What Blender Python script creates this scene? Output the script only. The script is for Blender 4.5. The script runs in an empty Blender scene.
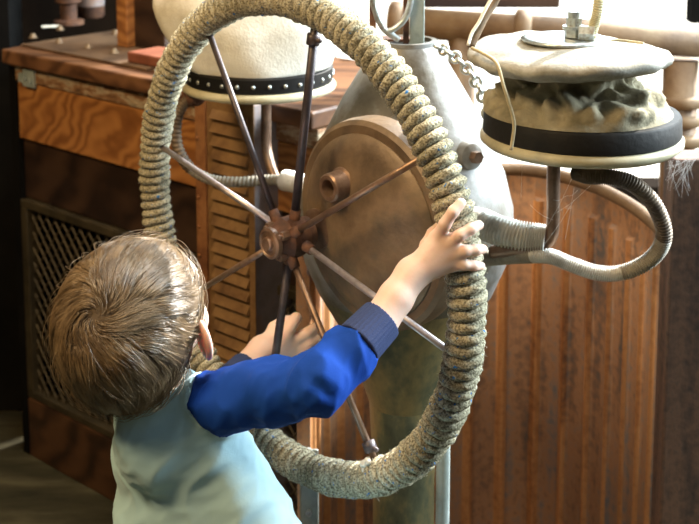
import bpy, math, random
import numpy as np
from mathutils import Vector, noise as mnoise
random.seed(7); np.random.seed(7)
sc = bpy.context.scene
# ------------------------------------------------------------------ camera
CAMH, PITCH, FPX, PPY = 1.42, math.radians(8), 1250.0, 2.7
cam = bpy.data.cameras.new('camera'); camo = bpy.data.objects.new('camera', cam)
sc.collection.objects.link(camo); sc.camera = camo
camo.location = (0, 0, CAMH); camo.rotation_euler = (math.pi/2 - PITCH, 0, 0)
cam.sensor_width = 36; cam.lens = FPX/699*36; cam.shift_y = -(262-PPY)/699
cam.dof.use_dof = True; cam.dof.focus_distance = 1.40; cam.dof.aperture_fstop = 9.0
cam.clip_end = 200
# ------------------------------------------------------------------ world, lights, exposure
vs = sc.view_settings; vs.view_transform = 'Standard'; vs.look = 'None'; vs.gamma = 1; vs.use_curve_mapping = False
vs.exposure = 0.0
wd = bpy.data.worlds.new('sky'); sc.world = wd; wd.use_nodes = True
bg = wd.node_tree.nodes['Background']; bg.inputs[0].default_value = (.62, .80, 1, 1); bg.inputs[1].default_value = 1.5
def aim(o, tgt):
    o.rotation_euler = (Vector(tgt)-o.location).to_track_quat('-Z', 'Y').to_euler()
def area(name, loc, tgt, sx, sy, power, col):
    l = bpy.data.lights.new(name, 'AREA'); l.shape = 'RECTANGLE'; l.size = sx; l.size_y = sy; l.energy = power; l.color = col
    o = bpy.data.objects.new(name, l); sc.collection.objects.link(o); o.location = loc; aim(o, tgt); return o
sun = bpy.data.lights.new('sun', 'SUN'); sun.energy = 16; sun.angle = math.radians(1.2); sun.color = (1, .97, .90)
suno = bpy.data.objects.new('sun', sun); sc.collection.objects.link(suno)
suno.location = (2, 5, 4); suno.rotation_euler = Vector((-.62, -.54, -.62)).to_track_quat('-Z', 'Y').to_euler()
area('warm_lamp_light', (-1.25, .45, 2.7), (-.2, 2.0, .8), .6, .6, 56, (1, .70, .36))
area('top_fill_light', (.3, 1.5, 4.1), (.1, 1.6, .9), 1.2, 1.0, 100, (1, .95, .84))  # added overhead fill under the closed ceiling; no roof window is modelled
area('side_fill_right', (3.3, 1.9, 2.3), (0, 1.6, .9), 1.8, 1.8, 490, (.78, .92, 1))  # added side fill for the casting flank and rope edge; right wall is solid
area('front_fill_light', (.6, -.9, 2.6), (0, 1.5, .9), 1.6, 1.2, 7, (.78, .90, 1))  # weak fill added behind the camera, inside the closed front wall
area('back_window_light', (.9, 3.2, 2.2), (0, 1.5, .9), 1.5, 1.2, 70, (.75, .90, 1))

# ------------------------------------------------------------------ helpers
def W(u, v, d):
    """the place seen at (u, v) of the photograph at ground distance d"""
    a = math.atan((v-PPY)/FPX) + PITCH
    x = u-349.5
    # camera axes
    c, s = math.cos(PITCH), math.sin(PITCH)
    dx, dy, dz = x/FPX, c - (v-PPY)/FPX*s, -s - (v-PPY)/FPX*c
    k = d/dy
    return np.array([dx*k, d, CAMH+dz*k])
def WZ(u, v, z):
    """the place seen at (u, v) that lies at height z"""
    p = W(u, v, 1.0)-np.array([0, 0, CAMH]); return np.array([0, 0, CAMH])+p*(z-CAMH)/p[2]
def nrm(a):
    a = np.asarray(a, float); return a/np.linalg.norm(a)
LOC = {}
def tag(o, label=None, cat=None, group=None, kind=None):
    if label: o['label'] = label
    if cat: o['category'] = cat
    if group: o['group'] = group
    if kind: o['kind'] = kind
    return o
def thing(name, label, cat, loc, group=None):
    o = bpy.data.objects.new(name, None); sc.collection.objects.link(o); o.location = tuple(loc); o.empty_display_size = .05
    LOC[o.name] = np.array(loc, float)
    return tag(o, label, cat, group)
def obj(name, vf, mat, parent=None, smooth=True, bevel=0, seg=2, auto=None):
    v, f = vf
    v = np.asarray(v, float).reshape(-1, 3)
    mn, mx = v.min(0), v.max(0)
    org = np.array([(mn[0]+mx[0])/2, (mn[1]+mx[1])/2, mn[2]]) if parent is None else (mn+mx)/2
    me = bpy.data.meshes.new(name)
    if isinstance(f, np.ndarray):
        n = len(f); k = f.shape[1]
        me.vertices.add(len(v)); me.vertices.foreach_set('co', (v-org).astype(np.float32).ravel())
        me.loops.add(n*k); me.loops.foreach_set('vertex_index', f.astype(np.int32).ravel())
        me.polygons.add(n); me.polygons.foreach_set('loop_start', np.arange(n, dtype=np.int32)*k)
        me.update(calc_edges=True); me.validate()
    else:
        me.from_pydata([tuple(p) for p in (v-org)], [], f); me.update()
    if smooth: me.polygons.foreach_set('use_smooth', [True]*len(me.polygons))
    if mat is not None:
        for m in (mat if isinstance(mat, (list, tuple)) else [mat]): me.materials.append(m)
    o = bpy.data.objects.new(name, me); sc.collection.objects.link(o)
    LOC[o.name] = org
    if parent is not None:
        o.parent = parent; o.location = tuple(org-LOC[parent.name])
    else: o.location = tuple(org)
    if bevel:
        b = o.modifiers.new('bevel', 'BEVEL'); b.width = bevel; b.segments = seg; b.limit_method = 'ANGLE'; b.angle_limit = .6
    if auto is not None and smooth:
        try: me.set_sharp_from_angle(angle=auto)
        except Exception: pass
    return o
def join(*vfs):
    V, F, n = [], [], 0
    for v, f in vfs:
        v = np.asarray(v, float).reshape(-1, 3); V.append(v)
        F += [tuple(int(i)+n for i in q) for q in f]; n += len(v)
    return np.vstack(V), F
def basis(a):
    a = nrm(a); h = np.array([0, 0, 1.]) if abs(a[2]) < .9 else np.array([1., 0, 0])
    u = nrm(np.cross(h, a)); return u, np.cross(a, u), a
def boxf(o, ex, ey, ez, lx, ly, lz):
    """box from corner o along three edge vectors"""
    o = np.asarray(o, float); ex, ey, ez = (np.asarray(e, float)*l for e, l in ((ex, lx), (ey, ly), (ez, lz)))
    v = [o+i*ex+j*ey+k*ez for k in (0, 1) for j in (0, 1) for i in (0, 1)]
    return v, [(0, 2, 3, 1), (4, 5, 7, 6), (0, 1, 5, 4), (2, 6, 7, 3), (0, 4, 6, 2), (1, 3, 7, 5)]
def box(x0, x1, y0, y1, z0, z1):
    return boxf((x0, y0, z0), (1, 0, 0), (0, 1, 0), (0, 0, 1), x1-x0, y1-y0, z1-z0)
def lathe(o, axis, prof, n=48, caps=True, warp=None):
    u, w, a = basis(axis); o = np.asarray(o, float); V = []; F = []
    for j, (r, h) in enumerate(prof):
        for i in range(n):
            t = 2*math.pi*i/n
            rr, hh = (r, h) if warp is None else warp(r, h, t, j)
            V.append(o+a*hh+(u*math.cos(t)+w*math.sin(t))*rr)
    for j in range(len(prof)-1):
        for i in range(n):
            F.append((j*n+i, j*n+(i+1) % n, (j+1)*n+(i+1) % n, (j+1)*n+i))
    if caps:
        F.append(tuple(range(n))[::-1]); m = (len(prof)-1)*n; F.append(tuple(range(m, m+n)))
    return V, F
def cyl(a, b, r, n=20, r2=None):
    a, b = np.asarray(a, float), np.asarray(b, float)
    return lathe(a, b-a, [(r, 0), (r if r2 is None else r2, np.linalg.norm(b-a))], n)
def hexa(a, b, r): return cyl(a, b, r, 6)
def smooth_path(P, n):
    P = np.asarray(P, float); m = len(P)
    Q = np.vstack([2*P[0]-P[1], P, 2*P[-1]-P[-2]]); out = []
    for i in range(n):
        s = i/(n-1)*(m-1); k = min(int(s), m-2); t = s-k
        p0, p1, p2, p3 = Q[k], Q[k+1], Q[k+2], Q[k+3]
        out.append(.5*((2*p1)+(-p0+p2)*t+(2*p0-5*p1+4*p2-p3)*t*t+(-p0+3*p1-3*p2+p3)*t**3))
    return np.array(out)
def tube(P, rad, n=12, closed=False, ell=None):
    P = np.asarray(P, float); m = len(P)
    if closed: T = np.roll(P, -1, 0)-np.roll(P, 1, 0)
    else: T = np.gradient(P, axis=0)
    T /= np.linalg.norm(T, axis=1)[:, None]+1e-12
    u = basis(T[0])[0]; V = np.zeros((m, n, 3)); ang = np.arange(n)*2*np.pi/n
    R = rad if hasattr(rad, '__len__') else [rad]*m
    for i in range(m):
        u = u-T[i]*np.dot(u, T[i]); u = u/np.linalg.norm(u); w = np.cross(T[i], u)
        r = np.asarray(R[i])
        V[i] = P[i]+(r*np.cos(ang))[:, None]*u+(r*np.sin(ang))[:, None]*w
    F = []
    for i in range(m if closed else m-1):
        j = (i+1) % m
        for k in range(n):
            F.append((i*n+k, i*n+(k+1) % n, j*n+(k+1) % n, j*n+k))
    if not closed: F.append(tuple(range(n))[::-1]); F.append(tuple(range((m-1)*n, m*n)))
    return V.reshape(-1, 3), F
def ball(c, r, n=16, sq=(1, 1, 1)):
    V = []; F = []; m = n//2
    for j in range(1, m):
        for i in range(n):
            a, b = math.pi*j/m, 2*math.pi*i/n
            V.append((c[0]+r*sq[0]*math.sin(a)*math.cos(b), c[1]+r*sq[1]*math.sin(a)*math.sin(b), c[2]+r*sq[2]*math.cos(a)))
    for j in range(m-2):
        for i in range(n): F.append((j*n+i, (j+1)*n+i, (j+1)*n+(i+1) % n, j*n+(i+1) % n))
    V.append((c[0], c[1], c[2]+r*sq[2])); V.append((c[0], c[1], c[2]-r*sq[2])); t = len(V)-2
    for i in range(n): F.append((t, i, (i+1) % n)); F.append((t+1, (m-2)*n+(i+1) % n, (m-2)*n+i))
    return V, F
def wirewrap(P, r, pitch, n=14, amp=.16, per=6):
    """tube wound with wire: closely ringed radius"""
    P = np.asarray(P); L = np.linalg.norm(np.diff(P, axis=0), axis=1).sum(); m = int(L/pitch*per)
    Q = smooth_path(P, m); rr = []
    for i in range(m):
        ph = 2*math.pi*i/per
        rr.append((r*(1+amp*np.cos(ph+np.arange(n)*2*np.pi/n))))
    return tube(Q, rr, n)
# ---- implicit surfaces
def sm(a, b, k):
    h = np.clip(.5+.5*(b-a)/k, 0, 1); return b*(1-h)+a*h-k*h*(1-h)
def rcone(p, a, b, r1, r2):
    a, b = np.asarray(a), np.asarray(b); ba = b-a; t = np.clip(((p-a)@ba)/(ba@ba), 0, 1)
    return np.linalg.norm(p-a-t[:, None]*ba, axis=1)-(r1+(r2-r1)*t)
def ellip(p, c, r):
    q = p-np.asarray(c); r = np.asarray(r); k0 = np.linalg.norm(q/r, axis=1); k1 = np.linalg.norm(q/r**2, axis=1)+1e-9
    return k0*(k0-1)/k1
def chain(p, pts, k):
    d = None
    for a, b in zip(pts[:-1], pts[1:]):
        e = rcone(p, a[0], b[0], a[1], b[1]); d = e if d is None else sm(d, e, k)
    return d
def nets(fn, lo, hi, h, B=8):
    lo = np.asarray(lo, float); hi = np.asarray(hi, float)
    nb = np.ceil((hi-lo)/(h*B)).astype(int); N = nb*B
    G = np.full(tuple(N), 1.0, np.float32)
    bi = np.stack(np.meshgrid(*[np.arange(k) for k in nb], indexing='ij'), -1).reshape(-1, 3)
    cc = lo+(bi*B+(B-1)/2)*h; dv = fn(cc)
    act = np.abs(dv) < h*B*.87*1.7+.004
    for b, d in zip(bi[~act], dv[~act]):
        s = b*B; G[s[0]:s[0]+B, s[1]:s[1]+B, s[2]:s[2]+B] = 1 if d > 0 else -1
    loc = np.stack(np.meshgrid(*[np.arange(B)]*3, indexing='ij'), -1).reshape(-1, 3)
    A = bi[act]
    for i in range(0, len(A), 400):
        blk = A[i:i+400]; idx = (blk[:, None]*B+loc[None]).reshape(-1, 3)
        G[idx[:, 0], idx[:, 1], idx[:, 2]] = fn(lo+idx*h)
    S = G < 0
    nx, ny, nz = N; cnt = np.zeros((nx-1, ny-1, nz-1), np.float32); acc = np.zeros((nx-1, ny-1, nz-1, 3), np.float32)
    ci = {}
    for ax in range(3):
        sl0 = [slice(None)]*3; sl1 = [slice(None)]*3; sl0[ax] = slice(0, -1); sl1[ax] = slice(1, None)
        a, b = G[tuple(sl0)], G[tuple(sl1)]; E = np.argwhere((a < 0) != (b < 0))
        av = a[E[:, 0], E[:, 1], E[:, 2]]; bv = b[E[:, 0], E[:, 1], E[:, 2]]
        t = av/(av-bv); P = E.astype(np.float32); P[:, ax] += t
        ot = [i for i in range(3) if i != ax]
        ci[ax] = (E, av < 0)
        for s in (0, 1):
            for q in (0, 1):
                C = E.copy(); C[:, ot[0]] -= s; C[:, ot[1]] -= q
                ok = ((C >= 0) & (C < np.array(cnt.shape))).all(1); Cc = C[ok]
                np.add.at(cnt, (Cc[:, 0], Cc[:, 1], Cc[:, 2]), 1)
                np.add.at(acc, (Cc[:, 0], Cc[:, 1], Cc[:, 2]), P[ok])
    m = cnt > 0; vid = np.full(cnt.shape, -1, np.int64); vid[m] = np.arange(m.sum())
    V = lo+(acc[m]/cnt[m][:, None])*h; F = []
    for ax in range(3):
        E, neg = ci[ax]; o1, o2 = (ax+1) % 3, (ax+2) % 3
        ok = (E[:, o1] > 0) & (E[:, o2] > 0) & (E[:, o1] < cnt.shape[o1]) & (E[:, o2] < cnt.shape[o2]) & (E[:, ax] < cnt.shape[ax])
        E = E[ok]; neg = neg[ok]; q = []
        for s, t in ((1, 1), (0, 1), (0, 0), (1, 0)):
            C = E.copy(); C[:, o1] -= s; C[:, o2] -= t; q.append(vid[C[:, 0], C[:, 1], C[:, 2]])
        q = np.stack(q, 1); q[~neg] = q[~neg][:, ::-1]; F.append(q)
    return V, np.vstack(F)
def vnoise(p, f, seed=0):
    return np.array([mnoise.noise(Vector((x*f+seed, y*f, z*f))) for x, y, z in p])

# ------------------------------------------------------------------ materials
def newmat(name):
    m = bpy.data.materials.new(name); m.use_nodes = True; nt = m.node_tree
    return m, nt, nt.nodes['Principled BSDF']
def mat(name, cols, scale=8, rough=.6, metal=0, bump=.3, bscale=60, stretch=(1, 1, 1), pos=None, detail=8, spec=.5, bdist=.002, **kw):
    m, nt, P = newmat(name); N = nt.nodes; L = nt.links
    tc = N.new('ShaderNodeTexCoord'); mp = N.new('ShaderNodeMapping'); mp.inputs['Scale'].default_value = stretch
    L.new(tc.outputs['Object'], mp.inputs[0])
    nz = N.new('ShaderNodeTexNoise'); nz.inputs['Scale'].default_value = scale; nz.inputs['Detail'].default_value = detail; nz.inputs['Roughness'].default_value = .65
    L.new(mp.outputs[0], nz.inputs['Vector'])
    cr = N.new('ShaderNodeValToRGB'); L.new(nz.outputs[0], cr.inputs[0]); e = cr.color_ramp.elements
    pos = pos or [.3+.4*i/max(1, len(cols)-1) for i in range(len(cols))]
    while len(e) < len(cols): e.new(.5)
    for el, c, q in zip(e, cols, pos): el.position = q; el.color = (*c, 1)
    L.new(cr.outputs[0], P.inputs['Base Color'])
    P.inputs['Roughness'].default_value = rough; P.inputs['Metallic'].default_value = metal
    P.inputs['Specular IOR Level'].default_value = spec
    for k, v in kw.items(): P.inputs[k.replace('_', ' ')].default_value = v
    if bump:
        b = N.new('ShaderNodeBump'); b.inputs['Strength'].default_value = bump; b.inputs['Distance'].default_value = bdist
        n2 = N.new('ShaderNodeTexNoise'); n2.inputs['Scale'].default_value = bscale; n2.inputs['Detail'].default_value = 6
        L.new(mp.outputs[0], n2.inputs['Vector']); L.new(n2.outputs[0], b.inputs['Height']); L.new(b.outputs[0], P.inputs['Normal'])
    return m
def woodmat(name, c1, c2, c3, axis_dir, scale=7, rough=.5):
    """wood with rings cut lengthwise, grain running along axis_dir"""
    m, nt, P = newmat(name); N = nt.nodes; L = nt.links
    tc = N.new('ShaderNodeTexCoord'); mp = N.new('ShaderNodeMapping')
    ang = math.atan2(axis_dir[1], axis_dir[0]); mp.inputs['Rotation'].default_value = (0, 0, -ang); mp.inputs['Scale'].default_value = (.22, 1, 1)
    L.new(tc.outputs['Object'], mp.inputs[0])
    nz = N.new('ShaderNodeTexNoise'); nz.inputs['Scale'].default_value = 5; nz.inputs['Detail'].default_value = 3
    L.new(mp.outputs[0], nz.inputs['Vector'])
    mx = N.new('ShaderNodeVectorMath'); mx.operation = 'MULTIPLY_ADD'; mx.inputs[1].default_value = (.22, .22, .22)
    L.new(nz.outputs['Color'], mx.inputs[0]); L.new(mp.outputs[0], mx.inputs[2])
    wv = N.new('ShaderNodeTexWave'); wv.wave_type = 'RINGS'; wv.rings_direction = 'X'; wv.inputs['Scale'].default_value = scale; wv.inputs['Distortion'].default_value = 4; wv.inputs['Detail'].default_value = 3
    L.new(mx.outputs[0], wv.inputs['Vector'])
    n3 = N.new('ShaderNodeTexNoise'); n3.inputs['Scale'].default_value = 30; n3.inputs['Detail'].default_value = 8; L.new(mp.outputs[0], n3.inputs['Vector'])
    ad = N.new('ShaderNodeMath'); ad.operation = 'MULTIPLY_ADD'; ad.inputs[1].default_value = .55; L.new(wv.outputs[0], ad.inputs[0])
    sb = N.new('ShaderNodeMath'); sb.operation = 'MULTIPLY'; sb.inputs[1].default_value = .5; L.new(n3.outputs[0], sb.inputs[0]); L.new(sb.outputs[0], ad.inputs[2])
    cr = N.new('ShaderNodeValToRGB'); e = cr.color_ramp.elements; e.new(.5)
    for el, c, q in zip(e, (c1, c2, c3), (.15, .45, .85)): el.position = q; el.color = (*c, 1)
    L.new(ad.outputs[0], cr.inputs[0]); L.new(cr.outputs[0], P.inputs['Base Color'])
    P.inputs['Roughness'].default_value = rough
    b = N.new('ShaderNodeBump'); b.inputs['Strength'].default_value = .25; b.inputs['Distance'].default_value = .002; L.new(ad.outputs[0], b.inputs['Height']); L.new(b.outputs[0], P.inputs['Normal'])
    return m
M = {}
CE = np.array([.7501, -.6614, 0.]); CM = np.array([.6614, .7501, 0.]); CO = np.array([-.7296, 2.6828, 0.])
M['rust'] = mat('rust_brown', [(.055, .022, .010), (.20, .075, .028), (.34, .15, .055), (.10, .05, .03)], 9, .75, .15, .5, 90)
M['rustdark'] = mat('dark_rusty_iron', [(.03, .016, .011), (.09, .038, .02), (.19, .085, .04)], 40, .75, .15, .4, 120)
M['cover'] = mat('brown_cast_iron', [(.05, .034, .020), (.125, .082, .046), (.21, .14, .078), (.10, .082, .052)], 7, .5, .25, .35, 140)
M['cast'] = mat('grey_green_casting', [(.045, .034, .020), (.095, .080, .055), (.24, .245, .24), (.12, .098, .065)], 5, .42, .1, .3, 110)
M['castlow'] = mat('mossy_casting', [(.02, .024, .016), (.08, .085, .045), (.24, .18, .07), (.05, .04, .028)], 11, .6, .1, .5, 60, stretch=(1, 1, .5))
M['steel'] = mat('worn_steel', [(.30, .26, .27), (.50, .46, .48), (.22, .15, .12)], 30, .38, .7, .15, 200)
M['brownsteel'] = mat('brown_steel', [(.10, .06, .04), (.24, .15, .10), (.34, .24, .18)], 25, .4, .6, .2, 200)
M['darksteel'] = mat('dark_steel', [(.03, .025, .03), (.07, .058, .062), (.12, .09, .09)], 25, .45, .4, .2, 200)
M['nut'] = mat('zinc_nut', [(.30, .33, .33), (.55, .6, .6), (.2, .15, .1)], 60, .35, .8, .1, 200)
M['canvaslid'] = mat('grey_canvas', [(.15, .14, .11), (.34, .32, .27), (.46, .44, .39)], 14, .9, 0, .5, 260, spec=.2)
M['canvas'] = mat('white_canvas', [(.55, .50, .40), (.78, .74, .64), (.84, .81, .72)], 12, .9, 0, .5, 260, spec=.2)
M['canvasold'] = mat('dirty_canvas', [(.09, .08, .05), (.24, .21, .14), (.42, .38, .27)], 10, .9, 0, .6, 220, spec=.2)
M['leather'] = mat('black_band', [(.004, .004, .004), (.010, .009, .008), (.035, .03, .024)], 14, .6, 0, .3, 120, pos=[.3, .6, .85], spec=.2)
M['olive'] = mat('painted_rim', [(.30, .27, .17), (.46, .42, .28), (.60, .56, .42)], 10, .5, 0, .2, 120)
M['wire'] = mat('wire_wrapped', [(.42, .40, .35), (.72, .70, .65), (.58, .54, .47)], 30, .5, .3, .3, 200)
M['wiredark'] = mat('dark_wire_wrapped', [(.03, .022, .015), (.12, .085, .055), (.22, .16, .10)], 22, .55, .3, .3, 200)
M['dirtyhose'] = mat('stained_hose', [(.10, .085, .06), (.25, .22, .17), (.42, .38, .3)], 22, .6, 0, .3, 200)
M['tape'] = mat('cloth_tape', [(.40, .36, .22), (.62, .57, .38)], 40, .9, 0, .4, 200)
M['cord'] = mat('tan_cord', [(.32, .25, .14), (.50, .42, .26)], 60, .9, 0, .4, 300)
M['iron_pipe'] = mat('rusty_pipe', [(.075, .042, .020), (.15, .088, .042), (.22, .145, .075)], 9, .65, .1, .4, 90)
M['greypipe'] = mat('grey_pipe', [(.18, .22, .20), (.34, .40, .38), (.45, .50, .48)], 10, .5, .3, .3, 120)
M['dark'] = mat('near_black', [(.004, .004, .004), (.010, .009, .008)], 6, .9, 0, .2, 60, spec=.03)
M['wood'] = woodmat('orange_wood', (.20, .070, .018), (.33, .130, .036), (.44, .19, .055), CE, 15)
M['woodtop'] = mat('dusty_brown_plate', [(.05, .028, .014), (.12, .066, .032), (.19, .11, .055)], 8, .6, 0, .4, 60)
M['darkwood'] = woodmat('dark_brown_beam', (.013, .006, .004), (.030, .014, .008), (.052, .026, .014), CE, 5)  # brown wood, darkened further to imitate light fading down the cabinet front
M['basewood'] = woodmat('brown_base_board', (.018, .008, .004), (.050, .021, .009), (.085, .038, .016), CE, 6)  # brown board, colour lowered to imitate light fading towards the floor
M['peel'] = mat('peeling_paint_strip', [(.06, .03, .015), (.25, .12, .05), (.42, .33, .22), (.12, .06, .03)], 22, .8, 0, .8, 60, stretch=(1, 1, 3), pos=[.3, .48, .6, .72], bdist=.006)
M['meshwire'] = mat('expanded_metal', [(.03, .023, .012), (.09, .068, .036)], 20, .55, .4, .2, 100)
M['redwood'] = mat('reddish_board', [(.10, .028, .014), (.22, .07, .035), (.28, .11, .06)], 9, .5, 0, .3, 60)
M['louvre'] = mat('rusty_louvre', [(.07, .032, .013), (.19, .10, .04), (.28, .16, .065), (.13, .065, .027)], 12, .6, .15, .4, 90)
M['louvreside'] = mat('grey_rust_side', [(.14, .10, .09), (.24, .21, .21), (.30, .16, .09)], 10, .6, .2, .4, 90)
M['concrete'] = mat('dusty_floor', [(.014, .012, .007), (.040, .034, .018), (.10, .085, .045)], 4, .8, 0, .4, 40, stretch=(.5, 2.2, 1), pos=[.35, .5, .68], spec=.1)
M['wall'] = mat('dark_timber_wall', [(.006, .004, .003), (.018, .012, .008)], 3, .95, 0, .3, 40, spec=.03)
M['ground'] = mat('pale_gravel', [(.62, .56, .46), (.78, .74, .66)], .6, .9, 0, .1, 20)
M['ground_far'] = mat('pale_snowy_gravel', [(.80, .80, .78), (.86, .86, .86)], .6, .9, 0, .1, 20)
M['web'] = mat('cobweb_silk', [(.8, .8, .8), (.9, .9, .9)], 10, .5, 0, 0)
def ribmat(name, cols):
    m, nt, P = newmat(name); N = nt.nodes; L = nt.links
    tc = N.new('ShaderNodeTexCoord'); mp = N.new('ShaderNodeMapping'); mp.inputs['Scale'].default_value = (14, 14, 1.4); L.new(tc.outputs['Object'], mp.inputs[0])
    nz = N.new('ShaderNodeTexNoise'); nz.inputs['Scale'].default_value = 1.5; nz.inputs['Detail'].default_value = 10; nz.inputs['Roughness'].default_value = .6; L.new(mp.outputs[0], nz.inputs['Vector'])
    n2 = N.new('ShaderNodeTexNoise'); n2.inputs['Scale'].default_value = 70; n2.inputs['Detail'].default_value = 8; L.new(tc.outputs['Object'], n2.inputs['Vector'])
    ad = N.new('ShaderNodeMath'); ad.operation = 'MULTIPLY_ADD'; ad.inputs[1].default_value = .35; L.new(n2.outputs[0], ad.inputs[0])
    s = N.new('ShaderNodeMath'); s.operation = 'MULTIPLY'; s.inputs[1].default_value = .65; L.new(nz.outputs[0], s.inputs[0]); L.new(s.outputs[0], ad.inputs[2])
    cr = N.new('ShaderNodeValToRGB'); e = cr.color_ramp.elements
    while len(e) < len(cols): e.new(.5)
    for i, (el, c) in enumerate(zip(e, cols)): el.position = .34+.32*i/(len(cols)-1); el.color = (*c, 1)
    L.new(ad.outputs[0], cr.inputs[0]); L.new(cr.outputs[0], P.inputs['Base Color']); P.inputs['Roughness'].default_value = .6; P.inputs['Metallic'].default_value = .1
    b = N.new('ShaderNodeBump'); b.inputs['Strength'].default_value = .35; b.inputs['Distance'].default_value = .002; L.new(n2.outputs[0], b.inputs['Height']); L.new(b.outputs[0], P.inputs['Normal'])
    return m
M['tank'] = ribmat('streaked_rust', [(.09, .075, .065), (.21, .11, .06), (.34, .17, .08), (.25, .16, .11), (.14, .13, .13)])
M['tankrib'] = ribmat('orange_worn_rust', [(.14, .06, .03), (.36, .15, .05), (.50, .23, .08), (.40, .17, .06)])
M['post'] = ribmat('rotten_rusty_plank', [(.025, .02, .018), (.08, .05, .04), (.16, .09, .06), (.06, .05, .045)])
def ropemat():
    m, nt, P = newmat('hemp_rope'); N = nt.nodes; L = nt.links
    tc = N.new('ShaderNodeTexCoord')
    nz = N.new('ShaderNodeTexNoise'); nz.inputs['Scale'].default_value = 12; nz.inputs['Detail'].default_value = 6; L.new(tc.outputs['Object'], nz.inputs['Vector'])
    cr = N.new('ShaderNodeValToRGB'); e = cr.color_ramp.elements; e.new(.5)
    for el, c, q in zip(e, ((.21, .19, .13), (.41, .375, .275), (.56, .52, .41)), (.3, .5, .72)): el.position = q; el.color = (*c, 1)
    L.new(nz.outputs[0], cr.inputs[0])
    n2 = N.new('ShaderNodeTexNoise'); n2.inputs['Scale'].default_value = 420; n2.inputs['Detail'].default_value = 3; L.new(tc.outputs['Object'], n2.inputs['Vector'])
    c2 = N.new('ShaderNodeValToRGB'); c2.color_ramp.elements[0].position = .36; c2.color_ramp.elements[0].color = (.35, .33, .28, 1); c2.color_ramp.elements[1].position = .62; c2.color_ramp.elements[1].color = (1.25, 1.25, 1.2, 1)
    L.new(n2.outputs[0], c2.inputs[0])
    mu = N.new('ShaderNodeMix'); mu.data_type = 'RGBA'; mu.blend_type = 'MULTIPLY'; mu.inputs[0].default_value = 1
    L.new(cr.outputs[0], mu.inputs[6]); L.new(c2.outputs[0], mu.inputs[7])
    n3 = N.new('ShaderNodeTexNoise'); n3.inputs['Scale'].default_value = 190; n3.inputs['Detail'].default_value = 2; L.new(tc.outputs['Object'], n3.inputs['Vector'])
    c3 = N.new('ShaderNodeValToRGB'); c3.color_ramp.elements[0].position = .67; c3.color_ramp.elements[0].color = (0, 0, 0, 1); c3.color_ramp.elements[1].position = .70; c3.color_ramp.elements[1].color = (1, 1, 1, 1)
    L.new(n3.outputs[0], c3.inputs[0])
    m2 = N.new('ShaderNodeMix'); m2.data_type = 'RGBA'; L.new(c3.outputs[0], m2.inputs[0]); L.new(mu.outputs[2], m2.inputs[6]); m2.inputs[7].default_value = (.03, .16, .42, 1)
    L.new(m2.outputs[2], P.inputs['Base Color']); P.inputs['Roughness'].default_value = .9; P.inputs['Specular IOR Level'].default_value = .15
    b = N.new('ShaderNodeBump'); b.inputs['Strength'].default_value = .9; b.inputs['Distance'].default_value = .0016; L.new(n2.outputs[0], b.inputs['Height']); L.new(b.outputs[0], P.inputs['Normal'])
    return m
M['rope'] = ropemat()
M['fuzz'] = mat('rope_fibre', [(.5, .45, .34), (.62, .58, .46)], 40, .8, 0, 0)
M['skin'] = mat('skin', [(.76, .52, .41), (.84, .60, .48)], 14, .5, 0, .08, 300, Subsurface_Weight=.18, Subsurface_Scale=.012)
M['skin'].node_tree.nodes['Principled BSDF'].inputs['Subsurface Radius'].default_value = (1, .35, .2)
M['hair'] = mat('dark_blond_hair', [(.085, .052, .024), (.19, .125, .064), (.31, .22, .125)], 40, .33, 0, 0, spec=.75)
M['haircap'] = mat('hair_undercoat', [(.06, .038, .019), (.10, .066, .035)], 40, .8, 0, .2, 300)
M['shirt'] = mat('pale_blue_jersey', [(.42, .67, .76), (.48, .72, .80)], 5, .85, 0, .25, 900, spec=.2, Sheen_Weight=.2)
M['sleeve'] = mat('royal_blue_jersey', [(.004, .042, .27), (.007, .060, .36)], 5, .8, 0, .25, 900, spec=.2)
M['cuff'] = mat('navy_rib_knit', [(.030, .045, .11), (.045, .06, .14)], 5, .85, 0, .25, 700, spec=.2)
M['denim'] = mat('blue_trousers', [(.03, .05, .10), (.06, .09, .16)], 8, .9, 0, .3, 400)
M['shoe'] = mat('dark_shoe', [(.03, .03, .03), (.06, .06, .06)], 8, .5, 0, .1, 100)
M['eye'] = mat('eye_white', [(.8, .8, .78), (.85, .85, .83)], 8, .2, 0, 0)
M['iris'] = mat('brown_iris', [(.05, .03, .02), (.08, .05, .03)], 8, .2, 0, 0)

# ------------------------------------------------------------------ setting
M['topwood'] = woodmat('brown_top_board', (.05, .020, .008), (.13, .055, .022), (.20, .09, .038), CE, 10)
def struct(name, vf, m, smooth=False): return tag(obj(name, vf, m, None, smooth), kind='structure')
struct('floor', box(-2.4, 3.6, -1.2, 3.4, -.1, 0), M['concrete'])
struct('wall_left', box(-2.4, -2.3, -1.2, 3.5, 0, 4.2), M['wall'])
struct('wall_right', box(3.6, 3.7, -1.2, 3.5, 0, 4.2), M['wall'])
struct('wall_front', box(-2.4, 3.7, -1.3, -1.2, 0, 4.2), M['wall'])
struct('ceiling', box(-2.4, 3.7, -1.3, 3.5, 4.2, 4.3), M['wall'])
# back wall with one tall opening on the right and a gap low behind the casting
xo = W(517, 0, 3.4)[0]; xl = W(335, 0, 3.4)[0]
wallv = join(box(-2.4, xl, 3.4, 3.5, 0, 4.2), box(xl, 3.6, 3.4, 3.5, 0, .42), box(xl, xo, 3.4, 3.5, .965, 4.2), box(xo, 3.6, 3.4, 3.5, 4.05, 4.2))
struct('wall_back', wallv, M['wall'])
struct('ground', box(-20, 40, 3.5, 60, -.3, -.12), M['ground'])
struct('trim_1', join(box(xo, xo+.03, 3.36, 3.5, .965, 4.05), box(xl, xo, 3.36, 3.4, .96, 1.02)), M['redwood'])

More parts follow.
